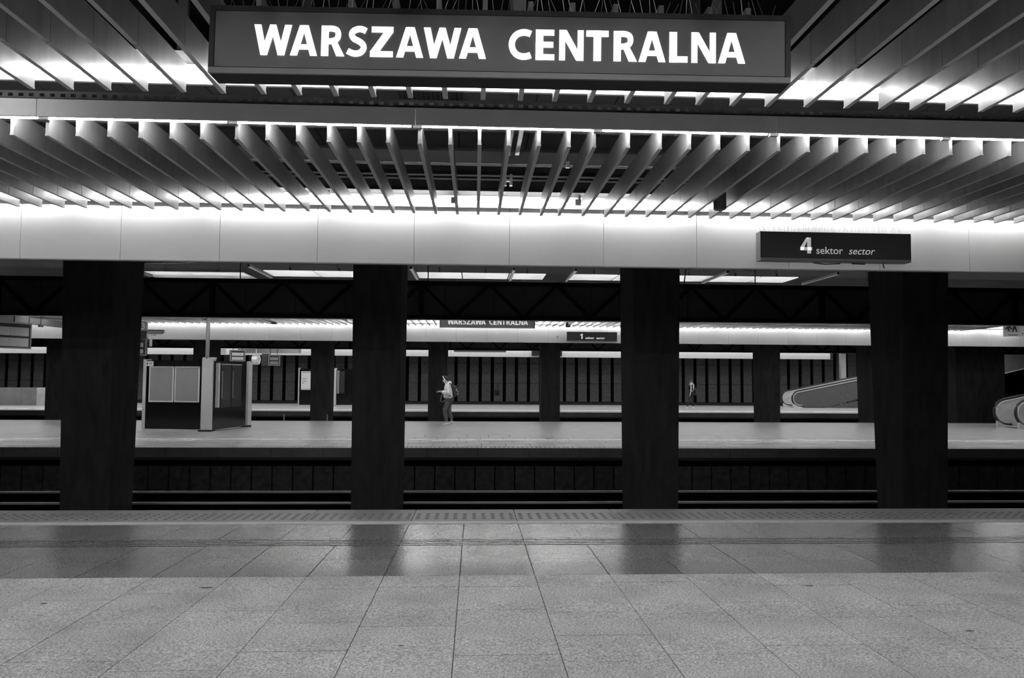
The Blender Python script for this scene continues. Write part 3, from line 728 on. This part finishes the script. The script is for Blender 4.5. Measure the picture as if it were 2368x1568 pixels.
MB().prism_xz([(.26,3.38),(.3,3.38),(.34,3.5),(.38,3.38),(.42,3.38),(.37,3.6),(.30,3.6)], -.007, -.004).build('figure', M['frame_dark'], ex)
B(.14, .44, -.004, 0, 3.26, 3.29).build('printed_text', M['screen_dim'], ex); B(.56, .6, -.004, 0, 3.3, 3.34).build('printed_dot', M['ink'], ex); B(.7, .74, -.004, 0, 3.3, 3.34).build('printed_dot', M['ink'], ex)

# ------------------------------------------------------------------ third platform: boards, clock, kiosks, parapet
gb3 = thing('sign_gantry', 'distant grey beam carrying the round clock', 'beam', (-12.0, 43.6, 0), (0, 0, math.radians(-20)))
B(-1.8, 2.2, 0, .3, 3.05, 3.3).build('beam_box', M['sign_side'], gb3); B(-.1, .1, .1, .2, 3.3, 5.0).build('hanger', M['black'], gb3)
board((-13.3, 43.0, 0), (0, 0, math.radians(30)), .82, 2.56, 3.2, .2, 'distant departure board left of the round clock', group='distant departure boards')
board((-11.25, 42.9, 0), (0, 0, math.radians(35)), .66, 2.33, 2.95, .2, 'distant dim departure board right of the round clock', screen='screen_dim', group='distant departure boards')
bs = thing('sign_box', 'dark blank sign box between the round clock and the dim board', 'sign', (-11.78, 43.0, 0)); B(-.2, .2, 0, .2, 2.33, 3.0).build('box', M['sign_dark'], bs)
wq = thing('small_notice', 'small pale square plate above the right end of the kiosk', 'notice', (-14.27, 43.5, 0)); B(-.13, .13, 0, .03, 2.97, 3.26).build('plate', M['screen'], wq); B(-.01, .01, .0, .02, 3.26, 5.0).build('rod', M['black'], wq)
ck = thing('station_clock', 'round white double-sided clock hanging above the kiosk', 'clock', (-12.43, 43.5, 2.67), (0, 0, math.radians(83)))
MB().tube([(0, -.16, 0), (0, -.15, 0), (0, .15, 0), (0, .16, 0)], [.26, .29, .29, .26], 28).build('case', M['steel'], ck)
MB().tube([(0, -.162, 0), (0, -.17, 0)], .25, 28).build('face', M['clock'], ck)
hb_ = MB(); hb_.box(-.012, .012, -.18, -.172, 0, .12); hb_.box(-.14, 0, -.18, -.172, -.01, .01); hb_.build('hands', M['ink'], ck)
MB().tube([(0, 0, .28), (0, 0, 2.33)], .03, 8).build('stem', M['alu'], ck)
def far_kiosk(x0, x1, y, label, kind):
    t = thing('information_kiosk', label, 'kiosk', (0, 0, 0), group='information kiosks')
    B(x0, x1, y, y+.25, .04, 2.2).build('panel', M['kiosk'], t); B(x0-.05, x1, y-.05, y+.3, 0, .04).build('plinth', M['alu'], t)
    if kind == 0:
        B(x0-.07, x0, y-.02, y+.27, .04, 2.24).build('end_post', M['alu'], t)
        p = B(x0+.1, x1-.1, y-.03, y, .93, 2.04).build('timetable', M['paper'], t)
        for z, u in ((1.98, .5), (1.6, .24), (1.46, .26), (1.34, .12)): B(x0+.16, x0+.16+u, y-.034, y-.03, z-.015, z+.015).build('printed_text', M['screen_dim'], p)
        B(x0+.1, x1-.1, y-.036, y-.03, .96, .985).build('frame_edge', M['screen_dim'], p)
    else:
        B(x0-.27, x0, y-.1, y+.3, .03, 2.24).build('pilaster', M['alu'], t)
        for u in (.05, .13): B(x0+u, x0+u+.035, y-.06, y, .72, 2.1).build('case_edge', M['alu'], t)
        c = B(x0+.2, x0+.5, y-.08, y, .72, 2.08).build('display_case', M['frame_dark'], t); B(x0+.24, x0+.46, y-.085, y-.08, .8, 2.0).build('glass', M['glass_dark'], c)
        B(x1-.05, x1, y-.02, y+.27, .04, 2.2).build('end_post', M['alu'], t)
far_kiosk(-10.45, -8.9, 45.6, 'distant kiosk with a white timetable beside a far column', 0)
far_kiosk(-8.28, -7.28, 45.7, 'distant kiosk with a wide pale pilaster left of the second near column', 1)
pp = thing('stone_parapet', 'low granite parapet at the far left of the third platform', 'parapet', (0, 0, 0))
for i in range(4): B(-36+2.6*i, -36+2.6*i+2.59, 44.0, 44.3, 0, 1.0).build('block', M['parapet'], pp)
B(-25.6, -24.75, 44.0, 44.3, 0, 1.0).build('block', M['parapet'], pp)
MB().taper((-24.74, -22.0, 43.98, 45.5, 0), (-24.74, -22.0, 43.98, 45.5, 1.0)).build('end_block', M['parapet_light'], pp)
ps = tag(B(23.95, 24.27, 48.2, 48.5, 0, 4.2).build('concrete_post', M['concrete']), 'pale speckled concrete post rising behind the far moving walkway', 'post')
sf = thing('upper_balustrade', 'grey sloping side panel of a ramp high at the right edge', 'balustrade', (0, 46, 0))
MB().prism_xz([(33.2, 2.2), (37, 3.12), (37, 4.4), (33.2, 4.4)], 0, .2).build('side_panel', M['screen_dim'], sf)
MB().prism_xz([(33.2, 2.13), (37, 3.05), (37, 3.12), (33.2, 2.2)], -.03, .2).build('lower_trim', M['alu'], sf)
eb = thing('equipment_box', 'small dark box on the far wall panels', 'box', (1.58, 53.23, 0)); B(-.14, .14, -.06, .08, .55, .85).build('case', M['black'], eb); MB().tube([(.04, 0, .85), (.04, 0, 1.35)], .02, 6).build('conduit', M['black'], eb)
for x, y, lb in ((-11.28+3.9, 29.75, 'thin pale marker post at the platform edge beside the far column'), (-5.75, 29.9, 'thin pale marker post left of the second near column')):
    tag(MB().tube([(x, y, -.9), (x, y, .18), (x-.02, y, .24)], .025, 6).build('marker_post', M['galv']), lb, 'post')

# ------------------------------------------------------------------ moving walkways
def newel_path(r, n=12, x_end=9.0, slope=11.6):
    cx, cz = .48, .56
    pts = [(cx+.18, cz-r), (cx, cz-r)]
    for i in range(1, n+1):
        a = -PI/2-(PI-math.radians(slope))*i/n
        pts.append((cx+r*math.cos(a), cz+r*math.sin(a)))
    L = x_end-pts[-1][0]
    pts.append((x_end, pts[-1][1]+L*math.tan(math.radians(slope))))
    return pts
def walkway(x, yf, yb, label, front, back, x_end=9.0):
    t = thing('moving_walkway', label, 'moving walkway', (x, 0, 0), group='inclined moving walkways')
    for y, mt, nm in ((yf, front, 'front'), (yb, back, 'back')):
        P = newel_path(.42, x_end=x_end)
        pan = MB().prism_xz(list(reversed(P+[(x_end, P[-1][1]-.9), (2.2, .03), (.8, .03), (.66, .1)])), y-.035, y+.035)
        bal = pan.build('balustrade', M[mt], t)
        R = newel_path(.475, x_end=x_end)
        MB().tube([(p[0], y, p[1]) for p in R], .042, 8).build('handrail', M['rubber'], bal, smooth=True)
        T = newel_path(.40, x_end=x_end)
        MB().tube([(p[0], y-.045, p[1]) for p in T], .024, 6).build('trim', M['alu'], bal, smooth=True)
        MB().prism_xz([(.12, .0), (.66, .0), (.62, .06), (.35, .1), (.1, .24)], y-.05, y+.05).build('newel_foot', M['alu'], bal)
    tz = math.tan(math.radians(11.6))
    MB().prism_xz([(1.0, .02), (x_end, .02+(x_end-1.6)*tz), (x_end, .08+(x_end-1.6)*tz), (1.6, .08), (.4, .04), (.4, .02)], yf+.05, yb-.05).build('pallet_band', M['steel'], t)
    MB().prism_xz([(1.9, 0), (x_end, 0), (x_end, (x_end-1.4)*tz-.12), (2.2, .03)], yf-.08, yf+.03).build('cladding', M['clad'], t)
walkway(19.55, 45.7, 47.3, 'far inclined moving walkway rising right from the third platform', 'clad', 'steel')
walkway(19.18, 25.95, 27.05, 'inclined moving walkway at the right edge of the second platform', 'steel', 'steel', 7.0)

# ------------------------------------------------------------------ people
def skin(name, chains, m, parent=None, sub=2, loc=(0,0,0)):
    """one continuous skinned mesh; chains: lists of (key or None, point, radius)"""
    vs, es, rs, idx = [], [], [], {}
    for ch in chains:
        prev = None
        for key, p, r in ch:
            if key in idx and key is not None: i = idx[key]
            else:
                i = len(vs); vs.append(p); rs.append(r)
                if key is not None: idx[key] = i
            if prev is not None: es.append((prev, i))
            prev = i
    me = bpy.data.meshes.new(name); me.from_pydata(vs, es, []); o = bpy.data.objects.new(name, me); C.objects.link(o)
    sm = o.modifiers.new('s', 'SKIN'); sm.use_smooth_shade = True
    for i, r in enumerate(rs):
        d = me.skin_vertices[0].data[i]; d.radius = r if isinstance(r, tuple) else (r, r)
    me.skin_vertices[0].data[0].use_root = True
    sb = o.modifiers.new('u', 'SUBSURF'); sb.levels = sub; sb.render_levels = sub
    dg = bpy.context.evaluated_depsgraph_get(); m2 = bpy.data.meshes.new_from_object(o.evaluated_get(dg))
    bpy.data.objects.remove(o); m2.materials.clear(); m2.materials.append(m)
    m2.polygons.foreach_set('use_smooth', [True]*len(m2.polygons))
    return link(name, m2, parent, loc)
def hand(side, wr, d, up, curl):
    """five finger chains from a wrist at wr, pointing along d, palm normal `up`"""
    wr, d, up = Vector(wr), Vector(d).normalized(), Vector(up).normalized(); lat = d.cross(up).normalized()*side
    out = []; palm = wr+d*.075
    out.append([('wrist%d' % side, tuple(wr), .026), ('palm%d' % side, tuple(palm), (.034, .02))])
    for i, (o, L) in enumerate(((-.03, .07), (-.01, .08), (.01, .075), (.028, .06))):
        b = palm+lat*o+d*.015; c = b+d*L*.5-up*curl*.015; e = b+d*L*.85-up*curl*.045
        out.append([('palm%d' % side, tuple(palm), .03), (None, tuple(b), .0095), (None, tuple(c), .0085), (None, tuple(e), .0075)])
    th = wr+d*.03-lat*.03
    out.append([('palm%d' % side, tuple(palm), .03), (None, tuple(th), .012), (None, tuple(th+d*.04-lat*.012), .0095), (None, tuple(th+d*.065-lat*.002), .008)])
    return out
def figure(label, loc, rot, J, group=None):
    """J: joints in local space, x forward, y left, z up"""
    t = thing('person', label, 'person', loc, rot, group)
    hd = Vector(J['head']); f = Vector(J['face']).normalized(); upv = Vector((0, 0, 1)) - f*f.z; upv.normalize()
    ch = [[('pel', J['pelvis'], .11), ('ab', J['belly'], .105), ('chest', J['chest'], .12), ('neck', J['neck'], .052), ('head', tuple(hd), (.078, .082)), ('top', tuple(hd+upv*.075), (.066, .07))],
          [('head', tuple(hd), .08), (None, tuple(hd+f*.075-upv*.05), .04)],
          [('head', tuple(hd), .08), (None, tuple(hd+f*.098-upv*.005), .014)]]
    for s, k in ((1, 'l'), (-1, 'r')):
        ch.append([('chest', J['chest'], .12), (k+'sh', J[k+'sh'], .062), (k+'el', J[k+'el'], .042), ('wrist%d' % s, J[k+'wr'], .027)])
        ch += hand(s, J[k+'wr'], J[k+'hd'], J.get(k+'up', (0, 0, 1)), J.get('curl', 1.))
        ch.append([('pel', J['pelvis'], .11), (k+'hip', J[k+'hip'], .085), (k+'kn', J[k+'kn'], .058), (k+'an', J[k+'an'], .038), (k+'toe', J[k+'toe'], .032)])
    body = skin('body', ch, M['skin'], t, 1)
    sd = f.cross(upv).normalized()
    eyes = MB()
    for s in (-1, 1):
        c = hd+f*.083+sd*s*.031+upv*.012; eyes.ball(tuple(c), .009, .009, .007, 8, 6)
    eyes.build('eyes', M['ink'], body, smooth=True)
    mo = MB(); c = hd+f*.1-upv*.058; mo.ball(tuple(c), .012, .022, .006, 8, 6); mo.build('mouth', M['poster'], body, smooth=True)
    er = MB()
    for s in (-1, 1): c = hd+sd*s*.082; er.ball(tuple(c), .02, .012, .03, 8, 6)
    er.build('ears', M['skin'], body, smooth=True)
    # trousers, shoes
    tr = []
    for k in 'lr':
        tr.append([('pel', J['pelvis'], .135), (k+'hip', J[k+'hip'], J.get('thigh', .1)), (k+'kn', J[k+'kn'], J.get('knee', .072)), (k+'an', (J[k+'an'][0], J[k+'an'][1], J[k+'an'][2]+.02), J.get('cuff', .06))])
    skin('trousers', tr, M[J['trouser_m']], t, 2)
    for k in 'lr':
        a, e = Vector(J[k+'an']), Vector(J[k+'toe']); d = (e-a); heel = a+Vector((-.05 if d.x >= 0 else .05, 0, -.05))
        heel = a - Vector((d.x, d.y, 0)).normalized()*.05 + Vector((0, 0, -.055))
        skin('shoe', [[(None, tuple(heel), (.04, .036)), (None, tuple((heel+e)/2+Vector((0, 0, .012))), (.044, .04)), (None, tuple(e), (.038, .026))]], M['shoe'], t, 2)
    # coat or jacket
    jr = J.get('coat_r', .15)
    co = [[('hem', J['hem'], jr*1.08), ('ab', J['belly'], jr), ('chest', J['chest'], jr*.98), ('col', J['collar'], .075)]]
    for k in 'lr': co.append([('chest', J['chest'], jr), (k+'sh', J[k+'sh'], .085), (k+'el', J[k+'el'], J.get('sleeve', .066)), (k+'wr', tuple(Vector(J[k+'wr'])*.93+Vector(J[k+'el'])*.07), J.get('sleeve', .066)*.75)])
    skin('jacket', co, M[J['coat_m']], t, 2)
    # hair
    hr = MB(); c = hd+upv*.04-f*.03; hr.ball(tuple(c), .108, .098, .1, 14, 10)
    hr.build('hair', M['hair'], t, smooth=True)
    if J.get('long_hair'):
        c = hd-f*.06-upv*.06; MB().ball(tuple(c), .07, .085, .12, 12, 8).build('long_hair', M['hair'], t, smooth=True)
    return t
walk = dict(pelvis=(-.02, 0, .92), belly=(.0, 0, 1.08), chest=(.02, 0, 1.34), neck=(.06, 0, 1.5), head=(.12, 0, 1.615), face=(.9, 0, -.32), collar=(.045, 0, 1.49),
            lsh=(.02, .18, 1.42), lel=(-.02, .23, 1.15), lwr=(.24, .12, 1.19), lhd=(1, -.3, .15), rsh=(.02, -.18, 1.42), rel=(0, -.22, 1.16), rwr=(.25, -.08, 1.2), rhd=(1, .25, .12),
            lhip=(-.01, .09, .86), lkn=(.12, .09, .52), lan=(.03, .09, .12), ltoe=(.18, .09, .035), rhip=(-.02, -.09, .86), rkn=(-.04, -.08, .5), ran=(-.14, -.08, .16), rtoe=(.0, -.08, .04),
            hem=(-.01, 0, .95), trouser_m='jeans', coat_m='puffer', coat_r=.185, sleeve=.082, thigh=.11, knee=.08, cuff=.066)
WX, WY = -.94, 26.9
wk = figure('person in a pale jacket walking left, looking down at a phone', (WX, WY, 0), (0, 0, PI), walk)
hp = MB(); hp.tube([(.13+.07*math.sin(a), .1*math.cos(a), 1.62+.125*math.sin(a)) for a in [PI*i/10 for i in range(11)]], .014, 6)
for s in (-1, 1): hp.ball((.125, s*.1, 1.605), .036, .026, .045, 10, 8)
hp.build('headphones', M['headphone'], wk, smooth=True)
skin('hood', [[(None, (-.02, .07, 1.47), .07), (None, (-.07, 0, 1.53), .085), (None, (-.02, -.07, 1.47), .07)]], M['puffer'], wk, 2)
bp = thing('backpack', 'black backpack on the back of the walking person', 'backpack', (WX, WY, 0), (0, 0, PI))
skin('pack', [[(None, (-.22, 0, 1.0), (.11, .14)), (None, (-.24, 0, 1.18), (.115, .15)), (None, (-.18, 0, 1.42), (.085, .12))]], M['bag'], bp, 2)
for s in (-1, 1): MB().tube([(-.1, s*.12, 1.48), (.06, s*.13, 1.47), (.17, s*.13, 1.36), (.1, s*.16, 1.12), (-.1, s*.16, 1.05)], .02, 6).build('strap', M['bag'], bp)
bdg = MB()
for (dx, dz) in ((-.3, 1.26), (-.34, 1.12), (-.33, 1.2)): bdg.ball((dx, .09, dz), .02, .03, .024, 8, 6)
bdg.build('badges', M['paper'], bp, smooth=True)
ph = thing('phone', 'phone held in front of the walking person', 'phone', (WX, WY, 0), (0, 0, PI))
MB().add([(.32, -.04, 1.2), (.32, .04, 1.2), (.45, .04, 1.225), (.45, -.04, 1.225), (.32, -.04, 1.21), (.32, .04, 1.21), (.45, .04, 1.235), (.45, -.04, 1.235)],
         [(0,3,2,1),(4,5,6,7),(0,1,5,4),(1,2,6,5),(2,3,7,6),(3,0,4,7)]).build('slab', M['phone'], ph)
MB().tube([(.2, .14, 1.14), (.24, .15, 1.0), (.27, .15, .86), (.2, .15, .83), (.1, .15, .9)], .012, 6).build('strap', M['poster'], wk)
wom = dict(pelvis=(0, 0, .88), belly=(0, 0, 1.02), chest=(.0, 0, 1.26), neck=(.02, 0, 1.41), head=(.04, 0, 1.53), face=(1, -.35, -.15), collar=(.02, 0, 1.41),
           lsh=(0, .16, 1.34), lel=(-.06, .26, 1.1), lwr=(-.08, .32, .92), lhd=(0, .2, -1), lup=(1, 0, 0), rsh=(0, -.16, 1.34), rel=(.02, -.22, 1.08), rwr=(.2, -.12, 1.02), rhd=(1, .1, .15),
           lhip=(0, .08, .82), lkn=(.02, .09, .46), lan=(-.0, .12, .09), ltoe=(.14, .13, .03), rhip=(0, -.08, .82), rkn=(.05, -.16, .46), ran=(.02, -.27, .09), rtoe=(.15, -.31, .03),
           hem=(0, 0, .78), trouser_m='coat', coat_m='coat', coat_r=.15, thigh=.085, knee=.058, cuff=.045, long_hair=True)
WO = (12.62, 43.5, 0); WR = (0, 0, math.radians(-78))
wo = figure('person in a dark coat and pale scarf standing near a far column', WO, WR, wom)
sc = MB(); sc.tube([(.08, .1, 1.42), (.16, .06, 1.3), (.17, .05, 1.05)], [.026, .032, .028], 8); sc.tube([(.08, -.08, 1.42), (.17, -.09, 1.28), (.2, -.13, .98), (.18, -.19, .72)], [.026, .03, .028, .024], 8)
sc.tube([(.05+.1*math.cos(a), .1*math.sin(a), 1.42) for a in [2*PI*i/12 for i in range(13)]], .035, 8)
sc.build('scarf', M['scarf'], wo, smooth=True)
hb2 = thing('handbag', 'dark handbag on the arm of the standing person', 'bag', WO, WR)
MB().taper((-.12, .06, .26, .42, .78), (-.06, .0, .28, .36, 1.1)).build('pouch', M['bag'], hb2); MB().tube([(-.03, .28, 1.08), (-.02, .2, 1.34), (-.03, .34, 1.09)], .014, 6).build('strap', M['scarf'], hb2)
third = dict(walk); third.update(coat_m='scarf', trouser_m='coat')
figure('person in a pale coat almost hidden behind the second near column', (-6.93, 44.3, 0), (0, 0, 0), third)
